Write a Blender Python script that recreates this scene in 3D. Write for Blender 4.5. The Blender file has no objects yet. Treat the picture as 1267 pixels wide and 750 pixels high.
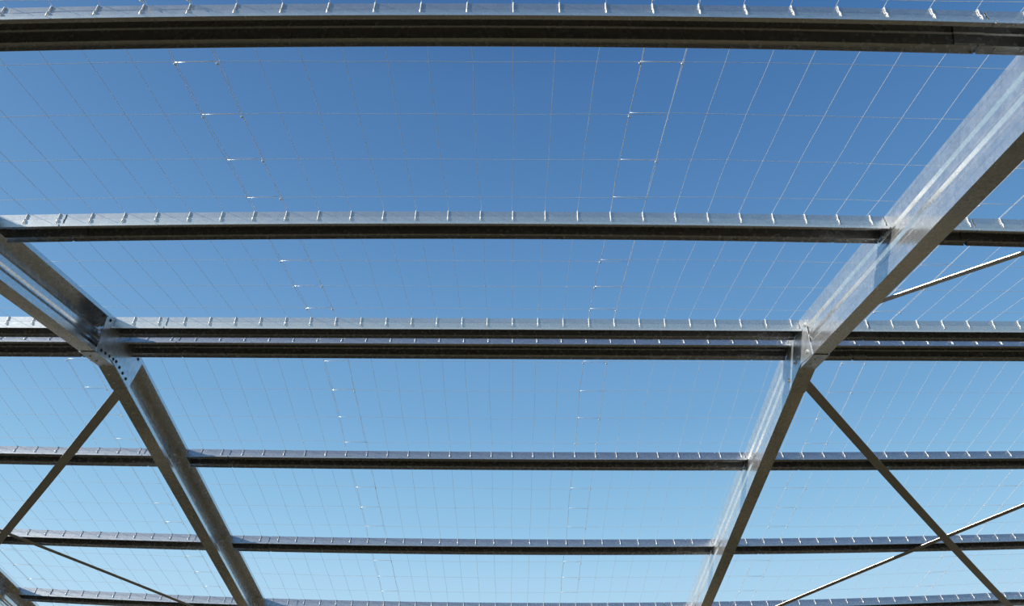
import bpy, math, random
from mathutils import Vector, Matrix

random.seed(7)
scene = bpy.context.scene
col = scene.collection
sin, cos, R = math.sin, math.cos, math.radians

# ------------------------------------------------------------------ camera
CAM_Z = 1.65
YAW, PITCH, ROLL = -0.00203, 0.60494, 0.0057
fwd = Vector((sin(YAW) * cos(PITCH), cos(YAW) * cos(PITCH), sin(PITCH)))
rgt = Vector((cos(YAW), -sin(YAW), 0))
upv = rgt.cross(fwd)
r2 = rgt * cos(ROLL) + upv * sin(ROLL)
u2 = upv * cos(ROLL) - rgt * sin(ROLL)
cam_data = bpy.data.cameras.new('camera')
cam = bpy.data.objects.new('camera', cam_data)
col.objects.link(cam)
cam.matrix_world = Matrix(((r2.x, u2.x, -fwd.x, 0), (r2.y, u2.y, -fwd.y, 0), (r2.z, u2.z, -fwd.z, CAM_Z), (0, 0, 0, 1)))
cam_data.sensor_fit = 'HORIZONTAL'
cam_data.sensor_width = 36.0
cam_data.lens = 36.0 * 1038.08 / 1267.0
cam_data.clip_start = 0.05
cam_data.clip_end = 500
scene.camera = cam

# ------------------------------------------------------------------ sky, sun, exposure
scene.view_settings.view_transform = 'Standard'
scene.view_settings.look = 'None'
scene.view_settings.gamma = 1.0
scene.view_settings.use_curve_mapping = False
scene.view_settings.exposure = 0.0

SUN_TRAVEL = Vector((1.0, 0.36, -0.42)).normalized()      # light travels from the left, slightly from behind the camera

def srgb(r, g, b):
    f = lambda c: c / 12.92 if c <= 0.04045 else ((c + 0.055) / 1.055) ** 2.4
    return (f(r / 255), f(g / 255), f(b / 255), 1.0)

world = bpy.data.worlds.new('clear_sky')
scene.world = world
world.use_nodes = True
nt = world.node_tree
nt.nodes.clear()
N = nt.nodes.new
out = N('ShaderNodeOutputWorld')
bg = N('ShaderNodeBackground')
tc = N('ShaderNodeTexCoord')
sep = N('ShaderNodeSeparateXYZ')
ramp = N('ShaderNodeValToRGB')
nt.links.new(tc.outputs['Generated'], sep.inputs[0])
nt.links.new(sep.outputs['Z'], ramp.inputs[0])
ramp.color_ramp.interpolation = 'B_SPLINE'
els = ramp.color_ramp.elements
SKY = [(0.0, (255, 255, 255)), (sin(R(8)), (206, 232, 247)), (sin(R(16.6)), (158, 205, 237)), (sin(R(21.5)), (136, 187, 225)),
       (sin(R(26.5)), (115, 167, 212)), (sin(R(36.5)), (91, 141, 194)), (sin(R(49)), (63, 111, 167)), (sin(R(56)), (52, 99, 158)),
       (sin(R(70)), (42, 84, 142)), (1.0, (38, 76, 132))]
els[0].position, els[0].color = SKY[0][0], srgb(*SKY[0][1])
els[1].position, els[1].color = SKY[-1][0], srgb(*SKY[-1][1])
for pos, c in SKY[1:-1]:
    e = els.new(pos)
    e.color = srgb(*c)
# broad brightening of the sky towards the sun
dot = N('ShaderNodeVectorMath'); dot.operation = 'DOT_PRODUCT'
dot.inputs[1].default_value = (-SUN_TRAVEL.x, -SUN_TRAVEL.y, -SUN_TRAVEL.z)
nt.links.new(tc.outputs['Generated'], dot.inputs[0])
mr = N('ShaderNodeMapRange')
mr.inputs['From Min'].default_value = -0.6
mr.inputs['From Max'].default_value = 1.0
mr.inputs['To Min'].default_value = 0.0
mr.inputs['To Max'].default_value = 1.0
nt.links.new(dot.outputs['Value'], mr.inputs['Value'])
pw = N('ShaderNodeMath'); pw.operation = 'POWER'; pw.inputs[1].default_value = 1.6
nt.links.new(mr.outputs[0], pw.inputs[0])
mixs = N('ShaderNodeMix'); mixs.data_type = 'RGBA'; mixs.blend_type = 'ADD'
nt.links.new(pw.outputs[0], mixs.inputs['Factor'])
nt.links.new(ramp.outputs[0], mixs.inputs['A'])
mixs.inputs['B'].default_value = (0.055, 0.07, 0.075, 1)
nt.links.new(mixs.outputs['Result'], bg.inputs['Color'])
bg.inputs['Strength'].default_value = 1.0
nt.links.new(bg.outputs[0], out.inputs[0])

sun_data = bpy.data.lights.new('sun', 'SUN')
sun_data.energy = 11.0
sun_data.angle = R(0.53)
sun_data.color = (1.0, 0.95, 0.86)
sun = bpy.data.objects.new('sun', sun_data)
sun.rotation_mode = 'QUATERNION'
sun.rotation_quaternion = SUN_TRAVEL.to_track_quat('-Z', 'Y')
sun.location = (-20, -5, 14)
col.objects.link(sun)

# ------------------------------------------------------------------ materials
def new_mat(name):
    m = bpy.data.materials.new(name)
    m.use_nodes = True
    return m, m.node_tree, m.node_tree.nodes['Principled BSDF']

def steel(name, tint, rough, spangle=0.10, scale=55.0, metal=0.95, bloom=0.5, rough2=0.5):
    """hot-dip galvanised sheet: spangle cells, faint streaks"""
    m, t, b = new_mat(name)
    n = t.nodes.new; L = t.links.new
    geo = n('ShaderNodeNewGeometry')
    vor = n('ShaderNodeTexVoronoi'); vor.inputs['Scale'].default_value = scale
    L(geo.outputs['Position'], vor.inputs['Vector'])
    bw = n('ShaderNodeSeparateColor'); L(vor.outputs['Color'], bw.inputs[0])
    noi = n('ShaderNodeTexNoise'); noi.inputs['Scale'].default_value = 7.0; noi.inputs['Detail'].default_value = 6.0
    noi.inputs['Roughness'].default_value = 0.65
    L(geo.outputs['Position'], noi.inputs['Vector'])
    mixv = n('ShaderNodeMath'); mixv.operation = 'ADD'
    L(bw.outputs[0], mixv.inputs[0]); L(noi.outputs['Fac'], mixv.inputs[1])
    rng = n('ShaderNodeMapRange'); rng.inputs['From Min'].default_value = 0.3; rng.inputs['From Max'].default_value = 1.7
    rng.inputs['To Min'].default_value = 1.0 - spangle; rng.inputs['To Max'].default_value = 1.0 + spangle
    L(mixv.outputs[0], rng.inputs['Value'])
    mul = n('ShaderNodeVectorMath'); mul.operation = 'SCALE'; mul.inputs[0].default_value = tint
    L(rng.outputs[0], mul.inputs['Scale'])
    L(mul.outputs[0], b.inputs['Base Color'])
    rr = n('ShaderNodeMapRange'); rr.inputs['From Min'].default_value = 0.3; rr.inputs['From Max'].default_value = 1.7
    rr.inputs['To Min'].default_value = rough - 0.03; rr.inputs['To Max'].default_value = rough + 0.03
    L(mixv.outputs[0], rr.inputs['Value']); L(rr.outputs[0], b.inputs['Roughness'])
    b.inputs['Metallic'].default_value = metal
    # zinc bloom: a second, duller lobe in soft patches
    b2 = n('ShaderNodeBsdfPrincipled'); b2.inputs['Metallic'].default_value = metal; b2.inputs['Roughness'].default_value = rough2
    L(mul.outputs[0], b2.inputs['Base Color'])
    pat = n('ShaderNodeTexNoise'); pat.inputs['Scale'].default_value = 16.0; pat.inputs['Detail'].default_value = 8.0; pat.inputs['Roughness'].default_value = 0.7
    L(geo.outputs['Position'], pat.inputs['Vector'])
    pr = n('ShaderNodeMapRange'); pr.inputs['From Min'].default_value = 0.3; pr.inputs['From Max'].default_value = 0.7
    pr.inputs['To Min'].default_value = max(bloom - 0.10, 0.0); pr.inputs['To Max'].default_value = min(bloom + 0.10, 1.0)
    L(pat.outputs['Fac'], pr.inputs['Value'])
    mx = n('ShaderNodeMixShader'); L(pr.outputs[0], mx.inputs[0]); L(b.outputs[0], mx.inputs[1]); L(b2.outputs[0], mx.inputs[2])
    L(mx.outputs[0], t.nodes['Material Output'].inputs['Surface'])
    return m

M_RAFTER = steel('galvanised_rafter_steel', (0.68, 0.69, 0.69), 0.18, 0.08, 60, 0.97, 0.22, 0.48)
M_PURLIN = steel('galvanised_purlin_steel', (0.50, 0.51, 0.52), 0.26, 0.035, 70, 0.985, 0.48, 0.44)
M_PLATE = steel('galvanised_plate_steel', (0.58, 0.61, 0.63), 0.22, 0.18, 45, 0.95, 0.35, 0.5)
M_BRACE = steel('galvanised_brace_steel', (0.50, 0.49, 0.47), 0.40, 0.10, 80)
M_BOLT = steel('zinc_bolt_steel', (0.72, 0.72, 0.70), 0.28, 0.08, 200)
M_BOLT_DARK = steel('dark_bolt_steel', (0.06, 0.06, 0.065), 0.45, 0.10, 200)

M_WIRE, t_, b_ = new_mat('galvanised_wire')
b_.inputs['Base Color'].default_value = (0.62, 0.63, 0.62, 1)
b_.inputs['Metallic'].default_value = 0.45
b_.inputs['Roughness'].default_value = 0.34
nz = t_.nodes.new('ShaderNodeTexNoise'); nz.inputs['Scale'].default_value = 14
cr = t_.nodes.new('ShaderNodeValToRGB')
cr.color_ramp.elements[0].color = (0.45, 0.46, 0.46, 1); cr.color_ramp.elements[1].color = (0.68, 0.69, 0.68, 1)
t_.links.new(nz.outputs['Fac'], cr.inputs[0]); t_.links.new(cr.outputs[0], b_.inputs['Base Color'])

M_GROUND, t_, b_ = new_mat('bare_earth')
gp = t_.nodes.new('ShaderNodeNewGeometry')
nz = t_.nodes.new('ShaderNodeTexNoise'); nz.inputs['Scale'].default_value = 0.9; nz.inputs['Detail'].default_value = 8
cr = t_.nodes.new('ShaderNodeValToRGB')
cr.color_ramp.elements[0].position = 0.3; cr.color_ramp.elements[0].color = (0.031, 0.0235, 0.0085, 1)
cr.color_ramp.elements[1].position = 0.75; cr.color_ramp.elements[1].color = (0.066, 0.05, 0.02, 1)
t_.links.new(gp.outputs['Position'], nz.inputs['Vector'])
t_.links.new(nz.outputs['Fac'], cr.inputs[0]); t_.links.new(cr.outputs[0], b_.inputs['Base Color'])
b_.inputs['Roughness'].default_value = 0.95

# ------------------------------------------------------------------ helpers
def mesh_obj(name, verts, faces, mat, parent=None, smooth=False):
    me = bpy.data.meshes.new(name)
    off = Vector(parent['_o']) if parent is not None else Vector((0, 0, 0))
    me.from_pydata([tuple(Vector(v) - off) for v in verts], [], faces)
    me.materials.append(mat)
    if smooth:
        for p in me.polygons:
            p.use_smooth = True
    me.update()
    o = bpy.data.objects.new(name, me)
    col.objects.link(o)
    if parent is not None:
        o.parent = parent
        o['_o'] = tuple(parent['_o'])      # parts keep their thing's origin
    return o

def thing(name, loc, label, cat, group=None):
    o = bpy.data.objects.new(name, None)
    o.empty_display_size = 0.1
    o.location = loc
    o['_o'] = tuple(loc)
    o['label'] = label
    o['category'] = cat
    if group:
        o['group'] = group
    col.objects.link(o)
    return o

def thicken(poly, t):
    """open 2-D polyline -> closed outline of wall thickness t"""
    n = len(poly)
    def off(s):
        res = []
        for i in range(n):
            a = Vector(poly[max(i - 1, 0)]); b = Vector(poly[i]); c = Vector(poly[min(i + 1, n - 1)])
            d1 = (b - a).normalized() if i > 0 else (c - b).normalized()
            d2 = (c - b).normalized() if i < n - 1 else d1
            n1 = Vector((-d1.y, d1.x)); n2 = Vector((-d2.y, d2.x))
            m = (n1 + n2)
            m = m / max(m.dot(n1), 0.3)
            res.append(tuple(b + m * s))
        return res
    return off(t / 2), off(-t / 2)

def sweep(sections):
    """sections: list of (outerA, outerB) 3-D point lists -> thin walled prism verts/faces"""
    verts, faces = [], []
    n = len(sections[0][0])
    for A, B in sections:
        verts += A + B
    st = 2 * n
    for k in range(len(sections) - 1):
        p, q = k * st, (k + 1) * st
        for i in range(n - 1):
            faces.append((p + i, p + i + 1, q + i + 1, q + i))
            faces.append((p + n + i + 1, p + n + i, q + n + i, q + n + i + 1))
        faces.append((p, q, q + n, p + n))
        faces.append((p + n - 1, p + 2 * n - 1, q + 2 * n - 1, q + n - 1))
    for k in (0, len(sections) - 1):
        p = k * st
        for i in range(n - 1):
            faces.append((p + i, p + n + i, p + n + i + 1, p + i + 1))
    return verts, faces

def tube(points, rad, sides=5):
    verts, faces = [], []
    n = len(points)
    for i, P in enumerate(points):
        P = Vector(P)
        T = (Vector(points[min(i + 1, n - 1)]) - Vector(points[max(i - 1, 0)])).normalized()
        ref = Vector((0, 0, 1)) if abs(T.z) < 0.9 else Vector((1, 0, 0))
        a = T.cross(ref).normalized(); b = a.cross(T)
        for k in range(sides):
            an = 2 * math.pi * k / sides
            verts.append(P + a * (rad * cos(an)) + b * (rad * sin(an)))
    for i in range(n - 1):
        for k in range(sides):
            k2 = (k + 1) % sides
            faces.append((i * sides + k, i * sides + k2, (i + 1) * sides + k2, (i + 1) * sides + k))
    faces.append(tuple(range(sides))[::-1])
    faces.append(tuple(range((n - 1) * sides, n * sides)))
    return verts, faces

def cyl(center, axis, rad, h, sides=6):
    c = Vector(center); a = Vector(axis).normalized()
    return tube([c, c + a * h], rad, sides)

def merge(parts):
    V, F = [], []
    for v, f in parts:
        o = len(V)
        V += list(v); F += [tuple(i + o for i in q) for q in f]
    return V, F

def slab(poly3, nrm, t):
    """flat polygon (3-D points) extruded by t along nrm"""
    nrm = Vector(nrm).normalized()
    A = [Vector(p) for p in poly3]; B = [p + nrm * t for p in A]
    n = len(A)
    F = [tuple(range(n))[::-1], tuple(range(n, 2 * n))]
    for i in range(n):
        j = (i + 1) % n
        F.append((i, j, n + j, n + i))
    return A + B, F

# ------------------------------------------------------------------ the roof surface
YR, ZR, SL = 4.30161, 2.78703 + CAM_Z, 0.16321          # ridge line and roof pitch
def bow(X, d, side):
    if side == 'n':
        return -0.00473 * d * min(abs(X), 2.6) ** 2
    return 0.00144 * d * min(abs(X), 4.7) ** 2
def roof(X, d, side, n=0.0):
    """d: distance down the slope from the ridge, n: height above the roof plane"""
    s = -1 if side == 'n' else 1
    return Vector((X, YR + s * (d * cos(SL) + n * sin(SL)), ZR - d * sin(SL) + n * cos(SL) + bow(X, d, side)))

# ------------------------------------------------------------------ ground
def clods(x, y):
    h = 0.0
    for fx, fy, ph, am in CL:
        h += am * sin(fx * x + fy * y + ph)
    return h
rg = random.Random(3)
CL = []
for k in range(14):
    an = rg.uniform(0, 6.28); fr_ = rg.uniform(4.0, 11.0)
    CL.append((fr_ * cos(an), fr_ * sin(an), rg.uniform(0, 6.28), 0.75 * rg.uniform(0.6, 1.2) / (fr_ * 1.6)))
NG, HG = 220, 18.0
gv, gf = [], []
for j in range(NG + 1):
    for i in range(NG + 1):
        x = -HG + 2 * HG * i / NG; y = 4 - HG + 2 * HG * j / NG
        gv.append((x, y, min(-0.2 + clods(x, y), 0.05) if i % NG and j % NG else -0.2))
for j in range(NG):
    for i in range(NG):
        q = j * (NG + 1) + i
        gf.append((q, q + 1, q + NG + 2, q + NG + 1))
nb_ = len(gv)
gv += [(-80, -80, -0.2), (80, -80, -0.2), (80, 80, -0.2), (-80, 80, -0.2)]
c0, c1, c2, c3 = 0, NG, (NG + 1) ** 2 - 1, NG * (NG + 1)
gf += [(nb_, nb_ + 1, c1, c0), (nb_ + 1, nb_ + 2, c2, c1), (nb_ + 2, nb_ + 3, c3, c2), (nb_ + 3, nb_, c0, c3)]
g = mesh_obj('ground', gv, gf, M_GROUND)
g['kind'] = 'structure'
g['label'] = 'bare brown earth below the open roof frame'

# ------------------------------------------------------------------ portal frames
RW, RH = 0.088, 0.262            # rafter flange width and depth
WEB = [(0, 0), (0, -0.074), (0.0055, -0.0925), (0.0055, -0.124), (0, -0.136), (0, -0.144), (0.0055, -0.1625),
       (0.0055, -0.180), (0, -0.192), (0, -RH)]           # two rolled grooves along the web
CPROF = [(RW, -0.024), (RW, 0)] + WEB + [(RW, -RH), (RW, -RH + 0.024)]
RTOP = -0.0045

FR = []            # name, web x at the ridge, plan skew
def rafter_x(fr, yoff):
    return fr[0] + fr[1] * yoff

def rafter_sections(fr, side, d0, d1, steps=5):
    A2, B2 = thicken(CPROF, 0.003)
    secs = []
    s = -1 if side == 'n' else 1
    for k in range(steps + 1):
        d = d0 + (d1 - d0) * k / steps
        x0 = rafter_x(fr, s * d)
        f = lambda q: roof_r(fr, x0, q[0], d, side, q[1] + RTOP)
        secs.append(([f(q) for q in A2], [f(q) for q in B2]))
    return secs

def roof_r(fr, x0, dx, d, side, n):
    """point on a rafter section: the bow is taken at the web so the section stays rigid"""
    s = -1 if side == 'n' else 1
    return Vector((x0 + dx, YR + s * (d * cos(SL) + n * sin(SL)), ZR - d * sin(SL) + n * cos(SL) + bow(x0 + dx, d, side)))

def portal(fr, label, detail=True):
    yn, yf = YR - 5.3 * cos(SL), YR + 5.3 * cos(SL)
    root = thing('portal_frame', (fr[0], YR, 0), label, 'roof frame', 'portal frames of the shed')
    near = mesh_obj('rafter', *sweep(rafter_sections(fr, 'n', 0.012, 5.35)), M_RAFTER, root)
    far = mesh_obj('rafter', *sweep(rafter_sections(fr, 'f', 0.012, 5.35)), M_RAFTER, root)
    for side in 'nf':                                   # columns under both rafter ends
        s = -1 if side == 'n' else 1
        d = 5.24
        x0 = rafter_x(fr, s * d)
        top = roof_r(fr, x0, 0, d, side, -RH + 0.02).z
        A2, B2 = thicken([(RW, -0.024), (RW, 0), (0, 0), (0, -0.2), (RW, -0.2), (RW, -0.176)], 0.003)
        yc = YR + s * (d * cos(SL))
        g_ = lambda q, z: Vector((x0 + q[0], yc + s * (q[1] + 0.1), z))
        mesh_obj('column', *sweep([([g_(q, z) for q in A2], [g_(q, z) for q in B2]) for z in (-0.4, top)]), M_RAFTER, root)
    # apex plates: one over the web, one over the open side, each with a folded bottom flange
    HL = 0.275
    for which in ('web', 'open'):
        dx = -0.0055 if which == 'web' else RW + 0.0025
        def q(side, d, n):
            s = -1 if side == 'n' else 1
            return roof_r(fr, rafter_x(fr, s * d), dx, d, side, n + RTOP)
        ep = 0.045
        poly = [q('n', HL + 0.0, -RH - 0.003), q('n', HL - 0.03, -0.035), q('n', 0.16, 0.0 - 0.006), q('n', 0, -0.006),
                q('f', 0.16, -0.006), q('f', HL + ep, -0.03), q('f', HL, -RH - 0.003), q('f', 0, -RH - 0.003)]
        parts = [slab(poly, (1, 0, 0), 0.0035)]
        if which == 'open':                             # flange folded under both rafters
            for side in 'nf':
                a = lambda dd, ddx, nn: roof_r(fr, rafter_x(fr, (-1 if side == 'n' else 1) * dd), ddx, dd, side, nn + RTOP)
                pl = [a(0, -0.002, -RH - 0.003), a(HL, -0.002, -RH - 0.003), a(HL, RW + 0.004, -RH - 0.003), a(0, RW + 0.004, -RH - 0.003)]
                if side == 'f':
                    pl = pl[::-1]
                parts.append(slab(pl, (0, 0, -1), 0.0035))
        plate = mesh_obj('apex_plate', *merge(parts), M_PLATE, root)
        if which == 'web':
            spots = [('n', .235, -.065), ('n', .09, -.035), ('n', .215, -.225), ('f', .06, -.03), ('f', .19, -.035), ('n', .07, -.205),
                     ('f', .07, -.20), ('f', .225, -.215)]
            for side, d, n in spots:
                c = q(side, d, n)
                hd = merge([cyl(c, (-1, 0, 0), 0.014, 0.003, 10), cyl(c + Vector((-0.003, 0, 0)), (-1, 0, 0), 0.0095, 0.008, 6)])
                mesh_obj('bolt', *hd, M_BOLT, plate)
        else:
            spots = [('n', x, -.238) for x in (.225, .175, .125, .075)] + [('f', x, -.238) for x in (.045, .1, .155, .21)] + \
                    [('f', .20, -.03), ('f', .255, -.045), ('n', .2, -.04)]
            for side, d, n in spots:
                c = q(side, d, n) + Vector((0.0035, 0, 0))
                hd = merge([cyl(c, (1, 0, 0), 0.0105, 0.002, 10), cyl(c + Vector((0.002, 0, 0)), (1, 0, 0), 0.007, 0.004, 6)])
                mesh_obj('bolt', *hd, M_BOLT_DARK, plate)
            for side, d in (('n', .21), ('n', .13), ('n', .05), ('f', .05), ('f', .13), ('f', .21)):
                s = -1 if side == 'n' else 1
                c = roof_r(fr, rafter_x(fr, s * d), 0.03, d, side, -RH - 0.0065 + RTOP)
                mesh_obj('screw', *cyl(c, (0, 0, -1), 0.006, 0.004, 6), M_BOLT, plate)
    # bolts that carry the purlin brackets, heads on the open side of the web
    if detail:
        for side, ds in (('n', PN), ('f', PF)):
            raf = near if side == 'n' else far
            s = -1 if side == 'n' else 1
            for d in ds:
                for e, nn in ((-0.05, -0.055), (0.05, -0.055), (0.0, -0.03)):
                    c = roof_r(fr, rafter_x(fr, s * (d + e)), 0.0015, d + e, side, nn + RTOP)
                    mesh_obj('bolt', *merge([cyl(c, (1, 0, 0), 0.009, 0.007, 6), cyl(c + Vector((0.007, 0, 0)), (1, 0, 0), 0.0045, 0.01, 6)]), M_BOLT, raf)
    return root

PN = [2.61, 1.32, 0.11]                     # purlin centre lines on the near slope (distance from the ridge)
PF = [0.119, 1.366, 2.652, 3.865]           # and on the far slope
F_LEFT2 = (-4.745, 0.0)
F_LEFT = (-2.368 - RW, 0.0115)
F_RIGHT = (1.697, -0.0135)
F_RIGHT2 = (5.40, 0.0)
portal(F_RIGHT, 'sunlit galvanised portal frame on the right with two bright ribs along its web')
portal(F_LEFT, 'shaded galvanised portal frame on the left showing its dark open channel side')
portal(F_LEFT2, 'dark portal frame just showing in the bottom left corner', False)
portal(F_RIGHT2, 'outermost portal frame beyond the right edge, carrying the right purlin ends', False)

# ------------------------------------------------------------------ purlins: top-hat sections
HW, HC, HH, HF, HLIP = 0.043, 0.031, 0.076, 0.027, 0.011     # half mouth, half crown, height, flange, lip
st_ = 0.0055
half = [(HC, 0.0), (HC + 0.004, -0.030), (HC + 0.004 + st_, -0.034), (HW, -HH), (HW + HF, -HH), (HW + HF, -HH - HLIP)]
HAT = [(-x, y) for x, y in half[::-1]] + half
hs = [(HC - 0.004, -0.005), (HC - 0.001, -0.032), (HC + st_ - 0.001, -0.036), (HW - 0.004, -HH + 0.005), (HW + HF - 0.004, -HH + 0.005)]
SLEEVE = [(-x, y) for x, y in hs[::-1]] + hs               # splice sleeve nested inside the hat
def hat_sections(xs, d, side, prof=HAT):
    A2, B2 = thicken(prof, 0.0022)
    s = 1 if side == 'f' else -1
    secs = []
    for X in xs:
        f = lambda q: roof(X, d, side, 0) + Vector((0, cos(SL) * q[0] + (sin(SL) * q[1] * s), -s * sin(SL) * q[0] + cos(SL) * q[1]))
        secs.append(([f(q) for q in A2], [f(q) for q in B2]))
    return secs

def lin(a, b, n):
    return [a + (b - a) * i / n for i in range(n + 1)]

def purlin(d, side, frL, frR, label, jl=0.315, jr=0.215):
    s = -1 if side == 'n' else 1
    ridge = d < 0.2                                     # ridge purlins end on the apex plates
    xl = rafter_x(frL, s * d) + RW + (0.0072 if ridge else 0.0035)
    xr = rafter_x(frR, s * d) - (0.0085 if ridge else 0.004)
    a, b = xl + jl, xr - jr
    o = roof((a + b) / 2, d, side, -HH)
    root = thing('purlin', tuple(o), label, 'purlin', 'top-hat purlins of the roof')
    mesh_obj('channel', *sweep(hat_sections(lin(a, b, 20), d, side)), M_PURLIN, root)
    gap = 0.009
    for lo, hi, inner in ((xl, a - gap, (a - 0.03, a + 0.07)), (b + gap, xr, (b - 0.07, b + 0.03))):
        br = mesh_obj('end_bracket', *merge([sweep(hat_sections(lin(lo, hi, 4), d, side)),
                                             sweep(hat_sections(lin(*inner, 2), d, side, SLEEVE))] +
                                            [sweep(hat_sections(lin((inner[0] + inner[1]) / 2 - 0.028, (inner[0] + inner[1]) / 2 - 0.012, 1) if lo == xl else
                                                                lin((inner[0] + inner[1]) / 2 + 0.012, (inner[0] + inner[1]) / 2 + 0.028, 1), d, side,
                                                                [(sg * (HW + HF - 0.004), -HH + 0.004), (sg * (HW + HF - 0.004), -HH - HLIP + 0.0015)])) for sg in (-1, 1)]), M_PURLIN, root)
        xe = lo + 0.001 if lo == xl else hi - 0.003         # folded end plate against the rafter
        b0 = roof(xe, d, side, 0)
        ce = [b0 + Vector((0, cos(SL) * u + sin(SL) * n * s, -s * sin(SL) * u + cos(SL) * n)) for u, n in ((-HW, -HH), (-HC, -0.002), (HC, -0.002), (HW, -HH))]
        mesh_obj('end_plate', *slab(ce, (1, 0, 0), 0.002), M_PURLIN, br)
        for xx in (lo * 0.72 + hi * 0.28, lo * 0.3 + hi * 0.7):
            for sg in (-1, 1):
                base = roof(xx, d, side, 0)
                c = base + Vector((0, cos(SL) * sg * (HW + HF * 0.5) - s * sin(SL) * HH, -s * sin(SL) * sg * (HW + HF * 0.5) - cos(SL) * (HH + 0.001)))
                mesh_obj('screw', *cyl(c, (0, 0, -1), 0.0045, 0.004, 6), M_BOLT, br)
    return root

rows_mid = [(PN[0], 'n', 'galvanised purlin crossing the very top of the picture, largest of all'),
            (PN[1], 'n', 'middle bay purlin second from the top, between the two main frames'),
            (PN[2], 'n', 'middle bay purlin on the near side of the ridge, upper of the close pair'),
            (PF[0], 'f', 'middle bay purlin on the far side of the ridge, lower of the close pair'),
            (PF[1], 'f', 'middle bay purlin next below the ridge pair on the far slope'),
            (PF[2], 'f', 'middle bay purlin second below the ridge pair on the far slope'),
            (PF[3], 'f', 'middle bay purlin along the bottom edge of the picture')]
for d, side, lab in rows_mid:
    purlin(d, side, F_LEFT, F_RIGHT, lab)
rows_r = [(PN[1], 'n', 'right bay purlin on the near slope, right of the sunlit frame'),
          (PN[2], 'n', 'right bay purlin on the near side of the ridge, upper of the pair'),
          (PF[0], 'f', 'right bay purlin on the far side of the ridge, lower of the pair'),
          (PF[1], 'f', 'right bay purlin next below the ridge, crossed by the wide brace'),
          (PF[2], 'f', 'right bay purlin where the two crossed braces meet'),
          (PF[3], 'f', 'right bay purlin in the bottom right corner of the picture')]
for d, side, lab in rows_r:
    purlin(d, side, F_RIGHT, F_RIGHT2, lab)
rows_l = [(PN[2], 'n', 'left bay purlin on the near side of the ridge, upper of the pair'),
          (PF[0], 'f', 'left bay purlin on the far side of the ridge, lower of the pair'),
          (PF[1], 'f', 'left bay purlin next below the ridge, crossed by a brace'),
          (PF[2], 'f', 'left bay purlin where two braces cross at the left edge'),
          (PF[3], 'f', 'left bay purlin along the bottom edge beside the dark corner frame')]
for d, side, lab in rows_l:
    purlin(d, side, F_LEFT2, F_LEFT, lab)

# ------------------------------------------------------------------ diagonal braces: angles under the purlins
def brace(side, p0, p1, w, label, lip_side, n=-0.1, lip=0.0005):
    """p0, p1: (X, d) on the slope; an angle with a flat leg in the roof plane and a short upstand"""
    on = lambda t: roof(p0[0] + (p1[0] - p0[0]) * t, p0[1] + (p1[1] - p0[1]) * t, side, n)
    P = [on(0), on(1)]
    T = (P[1] - P[0]).normalized()
    Nn = roof(p0[0], p0[1], side, n + 1) - roof(p0[0], p0[1], side, n)
    S = T.cross(Nn).normalized()                # across, in the roof plane
    if lip_side * S.x > 0:
        S = -S
    U = S.cross(T).normalized()
    if U.z < 0:
        U = -U
    root = thing('brace', tuple(P[0]), label, 'brace', 'diagonal roof braces')
    prof = [(0.5 * w, lip), (0.5 * w, 0.0), (-0.5 * w, 0.0)]
    A2, B2 = thicken(prof, 0.0035)
    secs = []
    for k in range(17):
        C = on(k / 16)
        secs.append(([C + S * a + U * b for a, b in A2], [C + S * a + U * b for a, b in B2]))
    mesh_obj('angle_bar', *sweep(secs), M_BRACE, root)
    for k in (0.006, 0.994):
        C = on(k)
        mesh_obj('bolt', *cyl(C - U * 0.002, -U, 0.009, 0.007, 6), M_BOLT, root)
    return root

def line_at(a, b, X):
    t = (X - a[0]) / (b[0] - a[0])
    return (X, a[1] + t * (b[1] - a[1]))
rt = ((1.905, 0.45), (3.528, 2.46))
brace('f', line_at(*rt, 1.83), line_at(*rt, 5.35), 0.062, 'wide brace running from the right frame apex down to the bottom right corner', 1, -0.104)
rn = ((2.489, 3.71), (3.528, 2.46))
brace('f', line_at(*rn, 1.745), line_at(*rn, 5.35), 0.05, 'thin bright-edged brace rising right, crossing the wide brace in the right bay', 1, -0.096)
rb = ((1.979, 0.65), (2.405, 1.21))
brace('n', line_at(*rb, 1.745), line_at(*rb, 4.2), 0.042, 'thin bright-edged brace on the near slope, right of the sunlit frame', 1, -0.1, 0.0015)
lt = ((-2.556, 0.53), (-4.278, 2.63))
brace('f', line_at(*lt, -2.50), line_at(*lt, -4.62), 0.062, 'wide dark brace descending left from the left frame apex', 1, -0.104)
ln = ((-4.155, 2.51), (-3.055, 3.78))
brace('f', line_at(*ln, -2.455), line_at(*ln, -4.62), 0.045, 'thin dark brace descending right across the bottom left bay', -1, -0.096)

# ------------------------------------------------------------------ welded wire safety mesh, laid in overlapping strips over the roof
X0, PW, PC = -1.20325, 0.15, 0.30
RADIUS = 0.0009
DN = [0.268 + PC * j for j in range(-0, 14)]
DF = [0.328 + PC * j for j in range(0, 14)]
NW = 0.0045
rows_all = [('n', d) for d in DN[::-1]] + [('n', 0.0)] + [('f', d) for d in DF]

def sag(side, d):
    ps = sorted([0.0] + (PN if side == 'n' else PF) + ([3.9] if side == 'n' else [5.1]))
    for a, b in zip(ps, ps[1:]):
        if a <= d <= b:
            t = (d - a) / (b - a)
            return -0.030 * (b - a) ** 2 * 4 * t * (1 - t) * 0.07
    return 0.0

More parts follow.
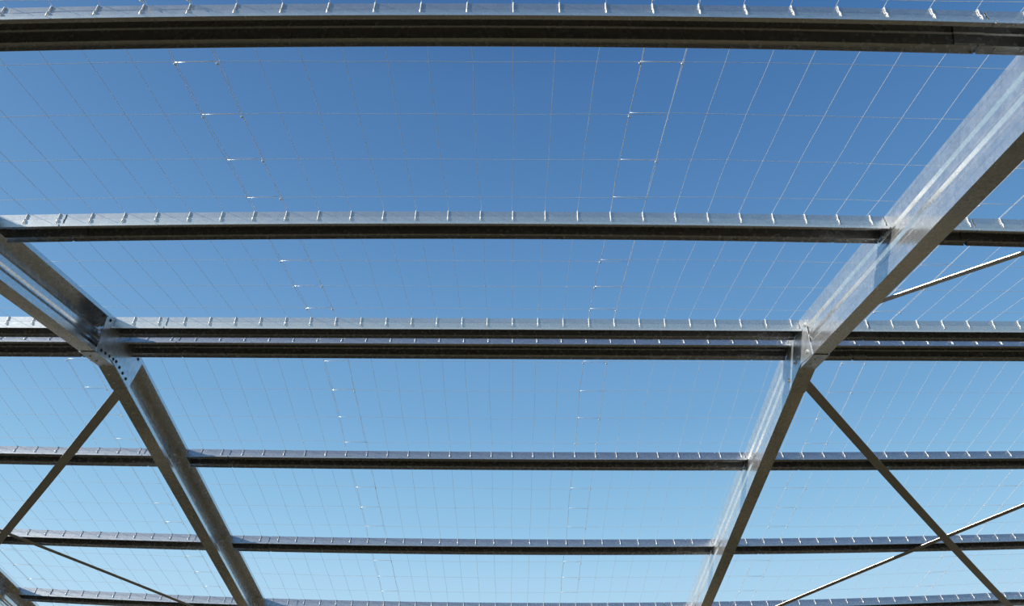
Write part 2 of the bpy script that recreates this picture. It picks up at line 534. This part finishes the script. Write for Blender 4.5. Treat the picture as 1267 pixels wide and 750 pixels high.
def make_roll(k, label):
    rnd = random.Random(100 + k)
    i0, i1 = 11 * k, 11 * k + 12
    lift = 0.0055 if k % 2 else 0.0
    shx = 0.0012 * (1 if k % 2 else -1)
    root = thing('mesh_strip', tuple(roof(X0 + PW * (i0 + 6), 0, 'n', 0.004)), label, 'wire mesh', 'overlapping strips of wire safety mesh')
    for i in range(i0, i1 + 1):
        x = X0 + PW * i + shx + rnd.uniform(-0.002, 0.002)
        pts = []
        ph = rnd.uniform(0, 6); am = rnd.uniform(0.0012, 0.004)
        for side, seq in (('n', [4.17 - 0.075 * q for q in range(56)]), ('f', [0.075 * q for q in range(0, 57)])):
            for d in seq:
                s = d if side == 'f' else -d
                xx = x + am * sin(s * 5.1 + ph) + 0.4 * am * sin(s * 13.7 + 2 * ph)
                pts.append(roof(xx, d, side, NW + lift + sag(side, d)))
        mesh_obj('long_wire', *tube(pts, RADIUS, 5), M_WIRE, root, True)
    for side, d in rows_all:
        pts = []
        ph = rnd.uniform(0, 6); am = rnd.uniform(0.001, 0.005)
        dd = d + rnd.uniform(-0.006, 0.006) if d > 0 else 0.0
        n_ = 36
        for q in range(n_ + 1):
            x = X0 + PW * (i0 + (i1 - i0) * q / n_) + shx
            e = dd + am * sin(x * 3.3 + ph) + 0.35 * am * sin(x * 11 + ph)
            e = max(e, 0.0)
            pts.append(roof(x, e, side, NW + lift + 0.002 + sag(side, d)))
        mesh_obj('cross_wire', *tube(pts, RADIUS * 0.95, 5), M_WIRE, root, True)
    # added rods imitating the long wires' bright reflections on each purlin's near flank
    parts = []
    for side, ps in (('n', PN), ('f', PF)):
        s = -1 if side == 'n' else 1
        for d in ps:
            for i in range(i0, i1 - 1):               # lapped wires get one reflection rod, made with the next strip
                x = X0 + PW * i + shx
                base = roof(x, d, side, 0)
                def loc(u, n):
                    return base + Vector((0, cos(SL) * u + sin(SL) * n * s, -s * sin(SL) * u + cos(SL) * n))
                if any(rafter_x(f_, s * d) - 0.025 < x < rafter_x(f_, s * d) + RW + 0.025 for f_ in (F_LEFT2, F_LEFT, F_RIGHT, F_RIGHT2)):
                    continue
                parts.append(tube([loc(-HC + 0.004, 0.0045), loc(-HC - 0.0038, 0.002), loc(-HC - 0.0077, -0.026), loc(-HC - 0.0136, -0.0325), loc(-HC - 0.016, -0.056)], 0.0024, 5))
    t = mesh_obj('reflection_rods', *merge(parts), M_WIRE, root, True)
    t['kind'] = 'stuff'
    # clips on the lapped edge wires
    for i in (i0, i0 + 1):
        for side, d in rows_all:
            if rnd.random() < 0.55 and d > 0:
                c = roof(X0 + PW * i, d, side, NW + sag(side, d) - 0.0062)
                mesh_obj('clip', *tube([c + Vector((-0.005, -0.003, 0)), c + Vector((0, 0.001, -0.001)), c + Vector((0.005, 0.003, 0))], 0.003, 5), M_WIRE, root, True)
    return root

roll_labels = {-3: 'wire mesh strip over the far left bay at the bottom left corner',
               -2: 'wire mesh strip passing over the shaded left frame',
               -1: 'wire mesh strip over the left part of the middle bay, beside the shaded frame',
               0: 'wire mesh strip over the centre of the middle bay',
               1: 'wire mesh strip passing over the sunlit right frame',
               2: 'wire mesh strip over the right bay, beside the sunlit frame',
               3: 'wire mesh strip at the right edge, above the crossed braces'}
for k, lab in roll_labels.items():
    make_roll(k, lab)

for o in bpy.data.objects:
    if '_o' in o:
        del o['_o']
